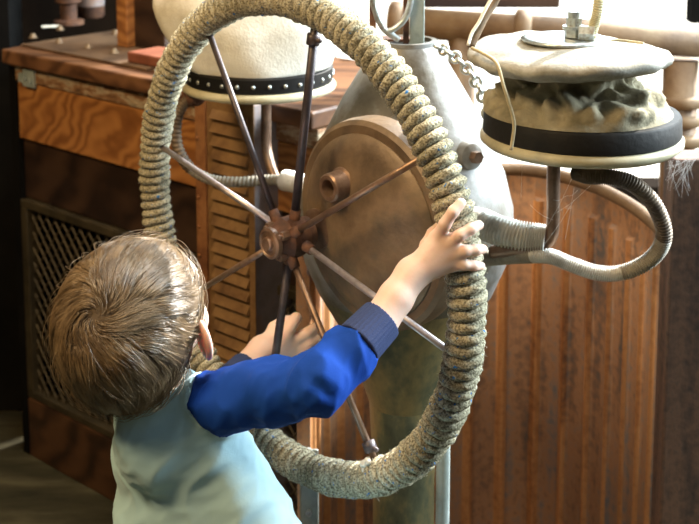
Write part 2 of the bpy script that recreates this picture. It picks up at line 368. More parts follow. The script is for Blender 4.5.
# ------------------------------------------------------------------ cabinet on the left
def CB(t0, t1, m0, m1, z0, z1):
    return boxf(CO+CE*t0+CM*m0+np.array([0, 0, z0]), CE, CM, (0, 0, 1), t1-t0, m1-m0, z1-z0)
def CP(t, m, z): return CO+CE*t+CM*m+np.array([0, 0, z])
cab = thing('wooden_cabinet', 'long wooden machine cabinet with orange plank front and wire mesh panel behind the child', 'cabinet', CP(.4, .2, 0))
TL = .90
obj('carcass', join(CB(-.02, TL, .14, .38, .02, .90), CB(-.025, 0, .0, .14, 0, .90), CB(TL-.03, TL, .03, .14, 0, .90)), M['dark'], cab, False)  # blackened to stand in for the shade behind the mesh
obj('worktop', CB(-.03, TL, -.015, .40, .908, .940), M['topwood'], cab, False, .004)
obj('fascia_strip', CB(-.02, TL, .0, .03, .872, .907), M['peel'], cab, False, .003)
obj('front_plank', CB(0, TL, .004, .03, .742, .870), M['wood'], cab, False, .003)
obj('beam', CB(0, TL, .014, .05, .606, .740), M['darkwood'], cab, False, .003)
fr = obj('mesh_frame', join(CB(0, TL, .0, .03, .586, .604), CB(0, .022, .0, .03, .15, .586), CB(0, TL, .0, .03, .142, .158)), M['meshwire'], cab, False, .002)
mv = []
z0, z1, pw, ph = .158, .586, .030, .036
def clipseg(t, z, dt, dz):
    return t, z
for sgn in (1, -1):
    n = int((TL+.4)/pw)+20
    for i in range(-20, n):
        t0 = i*pw; tA, tB = (t0, t0+(z1-z0)*pw/ph*1.0) if sgn > 0 else (t0, t0-(z1-z0)*pw/ph)
        za, zb = z0, z1
        # clip to [.02, TL-.03]
        lo, hi = .02, TL-.03
        def cl(ta, zA, tb, zB):
            for lim, s in ((lo, 1), (hi, -1)):
                if (ta-lim)*s < 0 and (tb-lim)*s < 0: return None
                if (ta-lim)*s < 0: k = (lim-ta)/(tb-ta); ta, zA = lim, zA+(zB-zA)*k
                elif (tb-lim)*s < 0: k = (lim-ta)/(tb-ta); tb, zB = lim, zA+(zB-zA)*k
            return ta, zA, tb, zB
        r = cl(tA, za, tB, zb)
        if r and abs(r[0]-r[2]) > .004: mv.append(cyl(CP(r[0], .016, r[1]), CP(r[2], .016, r[3]), .0022, 4))
obj('wire_mesh', join(*mv), M['meshwire'], cab, False)
obj('base_board', CB(0, TL, .0, .03, 0, .140), M['basewood'], cab, False, .003)
obj('corner_bracket', join(CB(.035, .075, -.006, .001, .865, .902), CB(.02, .035, -.008, .001, .872, .892), CB(.045, .052, -.011, -.006, .88, .89), CB(.062, .069, -.011, -.006, .875, .885)), M['greypipe'], cab, False, .001)
obj('metal_plate', CB(-.02, .41, .03, .39, .941, .946), M['woodtop'], cab, False, .001)
for u, v in ((33, 38), (59, 43), (88, 48), (114, 53), (115, 34), (60, 30)):
    c = WZ(u, v, .946); obj('bolt', join(lathe(c, (0, 0, 1), [(.010, 0), (.010, .002), (.0065, .0025), (.006, .009), (.002, .011)], 12)), M['cover'], cab)
p0 = WZ(117, 46, .9465); p1 = WZ(134, 50, .9465)
wp = thing('wooden_upright', 'orange wooden upright standing on the cabinet top at the upper left', 'post', (p0+p1)/2)
L1 = (p1-p0)@CE
obj('upright_board', boxf(p0, CE, CM, (0, 0, 1), .036, .03, .62), M['wood'], wp, False, .003)
obj('dark_backing', boxf(p0+CE*.036+CM*.02, CE, CM, (0, 0, 1), .10, .02, .62), M['darkwood'], wp, False, .003)
b0 = WZ(127, 62, .9465)
tag(obj('wooden_block', boxf(b0, CE, CM, (0, 0, 1), .16, .085, .022), M['redwood'], None, False, .004), 'low reddish wooden block lying on the cabinet beside the upright', 'block')
vl = WZ(91, 17, .9465)
jar = thing('machine_fitting', 'dark round machine fitting at the back of the cabinet top', 'fitting', vl)
obj('body', lathe(vl, (0, 0, 1), [(.030, 0), (.034, .006), (.034, .10), (.026, .11), (.026, .15)], 28), M['rustdark'], jar, auto=.6)
obj('label_ring', lathe(vl, (0, 0, 1), [(.035, .03), (.035, .07)], 28, False), M['louvreside'], jar)
vl2 = WZ(69, 24, .9465)
tag(obj('flanged_pipe_stub', lathe(vl2, (0, 0, 1), [(.036, 0), (.036, .010), (.020, .012), (.020, .05), (.032, .055), (.032, .07), (.018, .075), (.018, .3)], 24), M['rustdark'], auto=.6), 'dark flanged pipe stub at the far left of the cabinet top', 'pipe')
g0 = WZ(42, 28, .9465)
tag(obj('glint_sliver', boxf(g0, (.9, .3, 0), (-.3, .9, 0), (0, 0, 1), .045, .022, .003), M['canvas'], None, False, .001), 'small pale scrap standing for a glint near the back of the dark cabinet top', 'sliver')  # white slab that paints a glint of light on the dark top
# shed post in the dark, far left
tag(obj('dark_timber_post', box(-.93, -.80, 2.90, 3.02, 0, 3.2), M['dark'], None, False), 'near-black timber post at the left end of the cabinet', 'post')

# louvred sheet-metal cover
lv = thing('louvred_metal_cover', 'tall rusty sheet metal cover with horizontal slots behind the hub of the wheel', 'cover', CP(.75, 0, 0))
obj('side_panel', join(CB(.668, .80, -.055, .06, .0, .945)), M['louvreside'], lv, False, .003)
obj('flange', join(CB(.655, .682, -.062, -.054, .0, .95)), M['rust'], lv, False, .001)
pv = [CB(.682, .802, -.057, -.0555, 0, .95)]
z = .12
while z < .92:
    # pressed louvre: a sloping tongue
    a, b = .697, .788
    vtx = [CP(a, -.057, z), CP(b, -.057, z), CP(b, -.066, z+.004), CP(a, -.066, z+.004), CP(a, -.057, z+.019), CP(b, -.057, z+.019), CP(b, -.0575, z+.019), CP(a, -.0575, z+.019)]
    pv.append((vtx, [(0, 3, 2, 1), (3, 4, 5, 2), (0, 4, 3), (1, 2, 5)]))
    z += .0245
obj('louvre_panel', join(*pv), M['louvre'], lv, False)
for i in range(14):
    c = CP(.662, -.062, .15+i*.055); obj('rivet', lathe(c, -CM, [(.004, 0), (.0035, .002), (.001, .003)], 8), M['rust'], lv)

# ------------------------------------------------------------------ ribbed tank shell
def shell():
    V = []; F = []; n = 420; cx, cy, b = .28, 1.80, .38; zt = .81; arcl = 0; prev = None; ribs = []
    prof = []
    for i in range(n):
        t = math.pi*(-.02+1.04*i/(n-1)); c, s = math.cos(t), math.sin(t)
        a = .19 if c > 0 else .34
        cur_ = (cx+a*c, cy+b*s)
        if prev: arcl += math.dist(prev, cur_)
        prev = cur_; ph = (arcl+.012)/.062*2*math.pi
        rib = .009*(max(0, math.cos(ph))**2.5); ribs.append(rib > .0022)
        rib_in = -rib
        V2 = []
        for (z, off) in ((zt-.002, .004), (zt-.045, .004), (zt-.05, rib_in), (.30, rib_in), (.02, rib_in), (.02, .02), (zt-.002, .02)):
            V.append((cx+(a+off)*c, cy+(b+off)*s, z))
    m = 7; mi = []
    for i in range(n-1):
        for j in range(m-1): F.append((i*m+j, i*m+j+1, (i+1)*m+j+1, (i+1)*m+j)); mi.append(1 if ribs[i] and j in (2, 3) else 0)
    F.append(tuple(range(m))); F.append(tuple(range((n-1)*m, n*m))[::-1])
    rim = []
    for i in range(90):
        t = math.pi*(-.02+1.04*i/89); a = .19 if math.cos(t) > 0 else .34; rim.append((cx+(a+.008)*math.cos(t), cy+(b+.008)*math.sin(t), zt))
    return (V, F), rim, mi+[0, 0]
(shv, shrim, shmi) = shell()
tank = thing('ribbed_tank_shell', 'big curved rusty tank wall with vertical ribs at the right below the hose', 'tank', (.186, 2.2, 0))
rbw = obj('ribbed_wall', shv, [M['tank'], M['tankrib']], tank, True, auto=.9)
rbw.data.polygons.foreach_set('material_index', shmi)
obj('rim', tube(shrim, .011, 10), M['iron_pipe'], tank)
obj('skirt', box(-.02, .43, 1.86, 2.12, 0, .02), M['rustdark'], tank, False)
pp = W(668, 300, 1.72)
post = tag(obj('rusty_plank_post', box(pp[0], pp[0]+.20, 1.72, 1.775, 0, .955), M['post'], None, False, .004), 'dark rotten plank post at the right edge beside the ribbed tank', 'post')

# ------------------------------------------------------------------ pipes at the back
def P3(*a): return [W(*q) for q in a]
hp = thing('rusty_horizontal_pipe', 'thick rusty horizontal pipe crossing the bright opening at the top right', 'pipe', W(580, 40, 2.6))
a, b = W(396, 22, 2.65), W(760, 46, 2.52)
obj('pipe', cyl(a, b, .033, 32), M['iron_pipe'], hp)
ax = nrm(b-a)
for u in (397, 404, 523):
    c = W(u, 22+(u-396)*24/364, 2.65-(u-396)*.13/364); obj('coupling', lathe(c-ax*.018, ax, [(.036, 0), (.045, .004), (.045, .032), (.036, .036)], 32), M['iron_pipe'], hp)
dn = W(681, 60, 2.55); dn[2] -= .0
obj('down_pipe', cyl(dn, [dn[0], dn[1], .28], .036, 28), M['iron_pipe'], hp)
for zz, r in ((dn[2]-.085, .05), (dn[2]-.125, .047), (dn[2]-.165, .056)):
    obj('flange', lathe([dn[0], dn[1], zz-.012], (0, 0, 1), [(r-.004, 0), (r, .003), (r, .02), (r-.004, .024)], 32), M['iron_pipe'], hp)
d2 = W(462, 30, 2.63)
obj('down_pipe', cyl(d2, [d2[0], d2[1], .30], .030, 24), M['iron_pipe'], hp)
bm = tag(obj('hanging_timber', boxf(W(424, 8, 2.9), (1, 0, 0), (0, 1, 0), (0, 0, 1), W(560, 8, 2.9)[0]-W(424, 8, 2.9)[0], .08, .09), M['darkwood'], None, False, .004), 'dark horizontal timber above the rusty pipe behind the grey casting', 'beam')
ut = W(690, 0, 2.9)
tag(obj('dark_upright_bar', box(ut[0], ut[0]+.05, 2.88, 2.93, W(690, 22, 2.9)[2], 3.2), M['dark'], None, False), 'dark upright bar in the top right corner of the opening', 'bar')

# ------------------------------------------------------------------ machine casting
AXC = np.array([.081, 1.75, 0.])
mc = thing('machine_casting', 'grey-green cast iron machine head with a round brown cover behind the wheel', 'machine', AXC)
prof = [(.060, .0), (.060, .03), (.046, .05), (.046, .46), (.052, .58), (.085, .68), (.128, .755), (.147, .80), (.156, .84), (.155, .88), (.142, .93), (.122, .975), (.092, 1.035), (.062, 1.085), (.048, 1.110), (.045, 1.115)]
obj('bell_body', lathe(AXC, (0, 0, 1), prof[6:], 72, False), M['cast'], mc, auto=1)
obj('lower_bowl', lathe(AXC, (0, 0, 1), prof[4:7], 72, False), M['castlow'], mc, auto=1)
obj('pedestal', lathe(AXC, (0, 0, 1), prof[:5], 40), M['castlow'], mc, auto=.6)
obj('top_ring', lathe(AXC+np.array([0, 0, 1.115]), (0, 0, 1), [(.044, 0), (.044, .006), (.036, .006), (.036, -.004)], 40), M['cast'], mc, auto=.6)
Cw = np.array([-.0792, 1.571, .8901]); RW = .315
rW = np.array([.6687, -.7435, 0]); nW = nrm([-.7432, -.6685, -.028]); uW = nrm(np.cross(nW, rW))
if uW[2] < 0: uW = -uW
DC = np.array([.030, 1.560, .911])
an = -nW
obj('cover_flange', lathe(DC+nW*.0, an, [(.110, -.008), (.132, -.008), (.138, -.003), (.140, .010), (.139, .026), (.118, .050), (.07, .09), (.03, .115)], 80), M['cover'], mc, auto=.6)
obj('round_cover', lathe(DC+nW*.004, nW, [(.121, -.004), (.121, .006), (.114, .012), (.10, .017), (.06, .024), (.02, .027), (.004, .0275)], 80), M['cover'], mc, auto=.6)
pb = W(343, 184, 1.55)
# put the boss on the cover plane
k = np.dot(DC+nW*.024-pb, nW)/np.dot(nrm(pb-np.array([0, 0, CAMH])), nW); pb = pb+nrm(pb-np.array([0, 0, CAMH]))*k
obj('filler_boss', lathe(pb-nW*.012, nW, [(.022, 0), (.0225, .014), (.0195, .016), (.0185, .036), (.0165, .038), (.0115, .038), (.0105, .034), (.0105, .008)], 36), M['brownsteel'], mc, auto=.6)
for k in range(8):
    t = k*math.pi/4+.3; c = DC+(rW*math.cos(t)+uW*math.sin(t))*.124+nW*.001
    obj('bolt', hexa(c, c+nW*.006, .0055), M['brownsteel'], mc, False)
obj('shaft_collar', join(lathe(Cw-nW*.045, -nW, [(.018, 0), (.027, .002), (.027, .012), (.02, .014), (.02, .05)], 36)), M['brownsteel'], mc, auto=.6)
lg = np.array([.168, 1.650, .977]); ld = nrm([.55, -.8, .1])
obj('lug', join(lathe(lg-ld*.02, ld, [(.020, 0), (.018, .018), (.013, .021)], 24)), M['cast'], mc, auto=.6)
obj('nut', hexa(lg, lg+ld*.012, .0085), M['brownsteel'], mc, False)
# stand pipe and flange below
spp = W(439, 470, 1.66)
tag(obj('grey_stand_pipe', join(cyl([spp[0], spp[1]-.07, 0], [spp[0], spp[1]-.07, .62], .0095, 20), cyl([spp[0], spp[1]-.07, .0], [spp[0], spp[1]-.07, .03], .02, 20)), M['greypipe'], auto=.6), 'thin grey vertical pipe below the bottom of the rope wheel', 'pipe')
br = W(309, 450, 1.74)
bp = thing('bracket_plate', 'grey-green upright bracket plate with bolt heads beside the child\'s shirt', 'bracket', [br[0], br[1], 0])
obj('plate', box(br[0]-.014, br[0]+.014, br[1], br[1]+.006, 0, br[2]), M['greypipe'], bp, False, .003)
for v in (450, 512):
    c = W(309, v, 1.74); obj('bolt', hexa(c, c-np.array([0, .006, 0]), .005), M['nut'], bp, False)

# frame of flat bars and a wire loop rising from the casting
fb = thing('lifting_frame', 'two upright flat iron bars rising from the top of the grey casting', 'frame', AXC+np.array([0, 0, 1.115]))
def vbar(u0, u1, d, zlo, m, zhi=1.62):
    a, b = W(u0, 30, d)[0], W(u1, 30, d)[0]; return obj('bar', box(a, b, d+.055, d+.067, zlo, zhi), m, fb, False, .0015)
vbar(412, 427, 1.67, 1.112, M['greypipe']); vbar(405, 411, 1.675, 1.112, M['rustdark']); vbar(370, 377, 1.68, 1.09, M['rustdark'])
obj('cross_plate', boxf(W(378, 42, 1.74), (1, 0, 0), (0, 1, 0), (0, 0, 1), .055, .03, .004), M['rustdark'], fb, False, .001)
lp = P3((372, -60, 1.72), (372, -10, 1.72), (375, 10, 1.72), (383, 28, 1.72), (396, 38, 1.72), (399, 40, 1.72))
lq = P3((411, -60, 1.72), (411, -10, 1.72), (410, 5, 1.72), (404, 20, 1.72), (394, 29, 1.72), (386, 32, 1.72))
tag(obj('wire_loop', join(tube(smooth_path(lp, 40), .0045, 10), tube(smooth_path(lq, 40), .0045, 10)), M['nut']), 'bent grey rod loop hanging above the grey casting', 'rod')
# chain
cp = smooth_path(P3((436, 46, 1.70), (448, 52, 1.69), (462, 63, 1.68), (474, 78, 1.67), (482, 95, 1.665), (488, 115, 1.66), (490, 135, 1.66)), 15)
cv = []
for i in range(14):
    a, b = cp[i], cp[i+1]; ax = nrm(b-a); mid = (a+b)/2; L = np.linalg.norm(b-a)
    s1 = nrm(np.cross(ax, [0, 1, 0])); s2 = np.cross(ax, s1); sd = s1 if i % 2 else s2
    ring = [mid+ax*(L*.62)*math.cos(t)+sd*.0068*math.sin(t) for t in np.linspace(0, 2*math.pi, 17)[:-1]]
    cv.append(tube(ring, .0029, 8, True))
tag(obj('steel_chain', join(*cv), M['nut']), 'steel link chain hanging between the grey casting and the canvas-covered pan', 'chain')

# ------------------------------------------------------------------ rope wrapped wheel
wh = thing('rope_wrapped_wheel', 'large spoked hand wheel wound with thick pale rope', 'wheel', Cw)
def wp3(t, ro=0, nn=0): return Cw+(rW*math.cos(t)+uW*math.sin(t))*(RW+ro)+nW*nn
obj('rim', tube([wp3(t) for t in np.linspace(0, 2*math.pi, 121)[:-1]], .0125, 12, True), M['brownsteel'], wh)
NC = 148
def phase(t): return NC*t + 9*math.sin(t-2.6)   # wider lays on one side
th = []
per = 34
K = NC*per; tt = np.linspace(0, 2*np.pi, K+1)[:-1]
ph = -np.array([phase(t) for t in tt])
dph = NC+9*np.cos(tt-2.6); pitch = 2*np.pi*RW/dph
er = np.cos(tt)[:, None]*rW+np.sin(tt)[:, None]*uW
irr = 1+.05*np.sin(tt*23)+.03*np.sin(tt*57+1)
rho = .0150*irr
Ph = Cw+er*RW+(np.cos(ph)*rho)[:, None]*er+(np.sin(ph)*rho)[:, None]*nW
lay = 16
arc = np.arange(K)/per*(2*np.pi*.015)
nr = lay
# own sweep with frame: first axis along tangent of the rim (flattened), second radial from rim
tang = -np.sin(tt)[:, None]*rW+np.cos(tt)[:, None]*uW
radl = np.cos(ph)[:, None]*er+np.sin(ph)[:, None]*nW
RV = np.zeros((K, nr, 3)); hw = pitch*.505
rnd = np.random.RandomState(3)
for k in range(nr):
    a = 2*np.pi*k/nr
    tw = 1+.075*np.cos(3*(a-arc/.0042*.55))+rnd.normal(0, .028, K)
    RV[:, k] = Ph+(np.cos(a)*hw*tw)[:, None]*tang+(np.sin(a)*.0080*tw)[:, None]*radl
ii = np.arange(K); kk = np.arange(nr); I, Kk = np.meshgrid(ii, kk, indexing='ij')
q = np.stack([I*nr+Kk, I*nr+(Kk+1) % nr, ((I+1) % K)*nr+(Kk+1) % nr, ((I+1) % K)*nr+Kk], -1).reshape(-1, 4)
rw = obj('rope_wrapping', (RV.reshape(-1, 3), q), M['rope'], wh)
# loose fibres standing off the rope
rr = np.random.RandomState(5); nf = 15000
ik = rr.randint(0, K, nf); al = rr.uniform(.05, .95, nf)*np.pi
base = Ph[ik]+(np.cos(al)*hw[ik]*.98)[:, None]*tang[ik]+(np.sin(al)*.0078)[:, None]*radl[ik]
nor = nrm(np.array([1, 0, 0.]))*0+(np.cos(al)[:, None]*tang[ik]+np.sin(al)[:, None]*radl[ik])
dirf = nor+rr.normal(0, .7, (nf, 3)); dirf /= np.linalg.norm(dirf, axis=1)[:, None]
ln = rr.uniform(.0012, .0042, nf)[:, None]; sd = np.cross(dirf, rr.normal(0, 1, (nf, 3))); sd /= np.linalg.norm(sd, axis=1)[:, None]
mid = base+dirf*ln*.6; tip = mid+(dirf+rr.normal(0, .6, (nf, 3)))*ln*.4
FV = np.stack([base-sd*.00014, base+sd*.00014, mid+sd*.0001, tip, mid-sd*.0001], 1).reshape(-1, 3)
fi = np.arange(nf)*5
FF = [tuple(r) for r in np.stack([fi, fi+1, fi+2, fi+3, fi+4], 1)]
tag(obj('rope_fibres', (FV, FF), M['fuzz'], wh, False), kind='stuff')
# spokes
T0 = 2.137
for k in range(8):
    t = T0-k*math.pi/4; e = rW*math.cos(t)+uW*math.sin(t)
    r = .0056 if k in (1, 5) else .0043
    a = Cw+e*.018+nW*(-.006 if k % 2 else .008); b = Cw+e*(RW-.004)
    m = M['steel'] if k in (7, 3) else M['darksteel'] if k in (0, 1, 5) else M['brownsteel']
    s = obj('spoke', cyl(a, b, r, 16), m, wh)
    if k in (1, 4):
        c = Cw+e*(RW-.045); obj('collar', join(lathe(c, e, [(r, 0), (.0085, .001), (.0085, .014), (r, .015)], 16), cyl(c+e*.007, c+e*.007+rW*.014, .003, 8)), M['darksteel'], s)
hub = obj('hub', join(lathe(Cw-nW*.034, nW, [(.014, 0), (.021, .002), (.021, .012), (.026, .016), (.028, .024), (.028, .044), (.022, .052), (.018, .060)], 40)), M['rustdark'], wh, auto=.6)
for k in range(8):
    t = T0-k*math.pi/4; e = rW*math.cos(t)+uW*math.sin(t); c = Cw+e*.016+nW*(-.006 if k % 2 else .008)
    obj('spoke_socket', cyl(c, c+e*.024, .0085, 14, .0068), M['rustdark'], hub)
cf = Cw+nW*.026
cap = obj('hub_cap', lathe(cf, nW, [(.020, 0), (.0205, .002), (.0205, .007), (.017, .0085), (.016, .007), (.0095, .007), (.009, .011), (.0075, .012)], 36), M['brownsteel'], hub, auto=.5)
for t in (.6, 2.2, 4.0, 5.3):
    e = rW*math.cos(t)+uW*math.sin(t); c = Cw+e*.021+nW*.012
    obj('bolt', join(hexa(c, c+nW*.014, .006), cyl(c, c+nW*.018, .003, 8)), M['brownsteel'], hub, False)
# knot of rope ends near the bottom
kt = Cw+(rW*math.cos(-1.03)+uW*math.sin(-1.03))*(RW-.021)+nW*.010
kv = []
for i in range(9):
    kv.append(ball(kt+rr.normal(0, .0045, 3), .0035+.001*rr.rand(), 10))
obj('rope_knot', join(*kv), M['canvas'], wh)
wh_done = True

# ------------------------------------------------------------------ canvas covered pans
def studs(o, axis, r, h, n, size, m, parent, a0, a1):
    u, w, a = basis(axis)
    for i in range(n):
        t = a0+(a1-a0)*i/(n-1); e = u*math.cos(t)+w*math.sin(t); c = np.asarray(o)+a*h+e*r
        obj('stud', lathe(c, e, [(size, 0), (size*.9, size*.4), (size*.4, size*.75)], 10), m, parent)
# right one
PC = W(581, 136, 1.56); PZ = PC[2]; PR = .1255
rp = thing('crumpled_canvas_pan', 'round pan with crumpled canvas between a black band and a flat canvas lid', 'pan', PC)
obj('base_plate', lathe(PC, (0, 0, 1), [(.04, -.012), (.10, -.012), (PR-.004, -.010), (PR+.003, -.004), (PR+.003, .002), (PR-.002, .006), (PR-.008, .008)], 80), M['olive'], rp)
obj('black_band', lathe(PC, (0, 0, 1), [(PR-.012, .006), (PR-.002, .006), (PR, .008), (PR-.001, .030), (PR-.003, .033), (PR-.012, .034)], 80), M['leather'], rp, auto=.6)
TC = W(570, 55, 1.55)
dzt = TC[2]-PC[2]
def crump(r, h, t, j):
    f = j/17; sh = math.sin(math.pi*f)
    n1 = mnoise.noise(Vector((math.cos(t)*2.2, math.sin(t)*2.2, f*2.3)))
    n2 = mnoise.noise(Vector((math.cos(t)*5+f*3, math.sin(t)*5, f*5+7)))
    n3 = math.sin(t*9+f*7+3*n1)*.35+math.sin(t*5-f*9+2*n2)*.5
    return r+sh*(.026*n1+.018*n2+.010*n3)-.010*sh**3, h+sh*(.014*n2+.010*n1)
pr = []
for j in range(18):
    f = j/17; pr.append((PR-.006-.058*f**1.1, .034+(dzt-.045)*f))
V, F = lathe(PC, (0, 0, 1), pr, 160, False, crump)
V = np.array(V); V[:, 0] += (TC[0]-PC[0])*np.clip((V[:, 2]-PC[2])/dzt, 0, 1)
obj('crumpled_canvas', (V, F), M['canvasold'], rp)
def lidw(r, h, t, j): return r*(1+.012*math.sin(t*3+1)+.008*math.sin(t*11)), h+.004*math.sin(t*2+.5)*r/PR+.0015*math.sin(t*13)*(r/PR)**3
obj('canvas_lid', lathe(TC, (0, 0, 1), [(.060, -.018), (.095, -.017), (.118, -.010), (.1255, -.004), (.1275, .001), (.125, .006), (.112, .010), (.085, .014), (.05, .018), (.02, .021)], 120, True, lidw), M['canvaslid'], rp)
LT = TC+np.array([0, 0, .021]); LT[0] -= .006
lid = obj('centre_plate', lathe(LT, (0, 0, 1), [(.054, -.003), (.056, .000), (.050, .002), (.030, .001), (.012, .004)], 40), M['nut'], rp)
obj('bolt_stack', join(hexa(LT+np.array([.008, -.01, .004]), LT+np.array([.008, -.01, .014]), .012), cyl(LT+np.array([.008, -.01, .014]), LT+np.array([.008, -.01, .018]), .014, 20), hexa(LT+np.array([.008, -.01, .018]), LT+np.array([.008, -.01, .028]), .010), cyl(LT+np.array([.008, -.01, .028]), LT+np.array([.008, -.01, .036]), .008, 16)), M['nut'], rp, False)
sb = LT+np.array([.013, -.02, .011])
obj('side_nut', join(hexa(sb, sb+np.array([.018, -.005, 0]), .010)), M['nut'], rp, False)
stx = W(553, 200, 1.555)[0]
sp0 = np.array([stx, 1.555, PZ-.012])
obj('stem', tube(smooth_path([sp0, sp0-np.array([0, 0, .05]), W(553, 225, 1.555), W(549, 240, 1.558), W(538, 247, 1.56), W(510, 250, 1.575), W(492, 252, 1.59)], 40), .0085, 14), M['brownsteel'], rp)
cdp = P3((472, 48, 1.50), (488, 56, 1.47), (497, 64, 1.435), (503, 84, 1.424), (508, 100, 1.424), (514, 124, 1.428), (511, 150, 1.427))
obj('tie_cord', tube(smooth_path(cdp, 60), .0022, 8), M['cord'], rp)
obj('lid_cord', tube(smooth_path([LT+np.array(q) for q in ((.02, .0, .004), (.045, -.005, .0), (.065, .006, -.003), (.085, -.002, -.004), (.095, -.012, -.004))], 40), .0018, 8), M['cord'], rp)
# taped cable rising from the lid
tc_ = [sb+np.array([.016, -.003, .0]), W(588, 44, 1.53), W(593, 28, 1.53), W(598, 8, 1.53), W(600, -30, 1.53), W(602, -120, 1.53)]
tag(obj('taped_cable', wirewrap(tc_, .0066, .0042, 12, .13), M['tape']), 'cloth-taped cable rising from the bolts on the canvas lid', 'cable')
rd = P3((470, 46, 1.52), (478, 30, 1.53), (486, 14, 1.54), (497, -4, 1.55), (520, -60, 1.56))
brd = thing('brown_rod', 'brown rod slanting up from the left rim of the canvas lid', 'rod', rd[0])
obj('rod', tube(smooth_path(rd, 30), .0058, 12), M['iron_pipe'], brd)
cc = P3((468, 45, 1.51), (472, 33, 1.52), (479, 22, 1.525), (486, 8, 1.53), (498, -14, 1.54), (512, -50, 1.55))
obj('cord', tube(smooth_path(cc, 40), .0022, 8), M['canvas'], brd)['label'] = 'thin pale cord along the rod'
# wire wound hose looping from under the pan back to the casting
h1 = P3((576, 172, 1.52), (590, 176, 1.50), (612, 177, 1.49), (636, 186, 1.49), (656, 208, 1.50), (664, 236, 1.51), (652, 258, 1.52), (625, 272, 1.53), (598, 273, 1.535), (570, 264, 1.54), (548, 256, 1.55), (520, 256, 1.57), (492, 258, 1.60), (476, 258, 1.625))
hs = thing('wire_wound_hose', 'hose wound with pale wire looping right and down from under the pan', 'hose', h1[0])
HP = smooth_path(h1, 120)
obj('dark_end', wirewrap(HP[:48], .0098, .0035, 14, .12), M['wiredark'], hs)
obj('worn_length', wirewrap(HP[47:66], .0097, .0032, 14, .13), M['dirtyhose'], hs)
obj('wound_length', wirewrap(HP[65:98], .0095, .0026, 14, .12), M['wire'], hs)
obj('stained_length', wirewrap(HP[97:], .0095, .003, 14, .10), M['dirtyhose'], hs)
h2 = P3((462, 220, 1.635), (482, 224, 1.60), (497, 230, 1.585), (515, 235, 1.575), (532, 238, 1.57), (546, 240, 1.565))
tag(obj('bound_hose', wirewrap(h2, .0185, .0045, 16, .12), M['wire']), 'short thick hose bound with white cord between the wheel and the pan stem', 'hose')
# left one
LC = W(259, 84, 2.0); LR = .120
lpn = thing('swollen_canvas_pan', 'round pan with a swollen white canvas hood and studded black band behind the wheel', 'pan', LC)
obj('rim_ring', lathe(LC, (0, 0, 1), [(.04, -.010), (LR-.01, -.010), (LR+.004, -.006), (LR+.006, .0), (LR+.002, .006), (LR-.01, .008)], 80), M['olive'], lpn)
obj('black_band', lathe(LC, (0, 0, 1), [(LR-.01, .006), (LR, .008), (LR+.001, .030), (LR-.002, .033), (LR-.012, .033)], 80), M['leather'], lpn, auto=.6)
studs(LC, (0, 0, 1), LR+.0005, .019, 30, .0035, M['nut'], lpn, 0, 2*math.pi*29/30)
def hood(r, h, t, j):
    n = mnoise.noise(Vector((math.cos(t)*1.5, math.sin(t)*1.5, h*9)))
    return r*(1+.07*n+.02*math.sin(t*6+h*30)), h+.01*n
pr = [(LR-.003, .032), (LR+.002, .045), (LR+.008, .075), (LR+.010, .11), (LR+.002, .15), (LR-.02, .19), (LR-.05, .22), (.04, .24), (.01, .245)]
pf = smooth_path([(a, b, 0) for a, b in pr], 40)
V, F = lathe(LC, (0, 0, 1), [(p[0], p[1]) for p in pf], 96, True, hood); V = np.array(V)
kz = np.clip((V[:, 2]-LC[2]-.035)/.10, 0, 1); V[:, 0] -= .042*kz**.8*np.clip((.15-(V[:, 0]-LC[0]))/.3, 0, 1)
obj('canvas_hood', (V, F), M['canvas'], lpn)
ls = np.array([W(266, 100, 2.0)[0], 2.0, LC[2]-.01])
obj('stem', tube(smooth_path([ls, ls-np.array([0, 0, .06]), W(267, 150, 2.0), W(274, 175, 1.98), W(284, 186, 1.96)], 30), .0085, 14), M['brownsteel'], lpn)
h3 = P3((208, 92, 1.97), (193, 97, 1.96), (182, 106, 1.955), (176, 124, 1.95), (178, 148, 1.945), (190, 168, 1.94), (212, 180, 1.935), (240, 182, 1.93), (268, 180, 1.93), (290, 180, 1.92))
hl = thing('dark_bound_hose', 'dark bound hose looping down from under the swollen canvas pan', 'hose', h3[0])
HL = smooth_path(h3, 110)
obj('dark_end', wirewrap(HL[:62], .0092, .006, 14, .08), M['wiredark'], hl)
obj('stained_length', wirewrap(HL[61:], .0085, .006, 14, .06), M['dirtyhose'], hl)
obj('elbow_fitting', join(ball(W(196, 97, 1.955), .015, 14), cyl(W(186, 100, 1.955), W(212, 90, 1.97), .012, 14)), M['rustdark'], hl)
cn = P3((284, 180, 1.925), (300, 184, 1.90), (316, 196, 1.86), (330, 205, 1.80))
tag(obj('white_bound_coupling', wirewrap(cn, .016, .005, 16, .08), M['wire']), 'pale bound coupling where the dark hose meets the machine', 'coupling')
# cobwebs
wv = []
rw_ = np.random.RandomState(11)
def web(a, b, sag=.01):
    a, b = np.asarray(a), np.asarray(b); m = (a+b)/2-np.array([0, 0, sag]); return tube(smooth_path([a, m, b], 10), .00013, 4)
for (a, b) in (((553, 215), (590, 186)), ((548, 225), (572, 178)), ((530, 205), (553, 220)), ((574, 188), (565, 240)), ((522, 166), (521, 198)), ((553, 200), (566, 196)), ((566, 196), (578, 190)), ((540, 250), (574, 200))):
    wv.append(web(W(*a, 1.54), W(*b, 1.535), .003))
tag(obj('stem_cobweb', join(*wv), M['web']), 'wispy cobweb strung around the pan stem', 'cobweb', kind='stuff')
wv = []
for i in range(26):
    a = (668+rw_.rand()*28, 160); b = (665+rw_.rand()*30, 165+rw_.rand()*34); wv.append(web(W(*a, 1.70), W(*b, 1.705), .002))
tag(obj('post_cobweb', join(*wv), M['web']), 'pale cobweb over the top of the dark plank post', 'cobweb', kind='stuff')

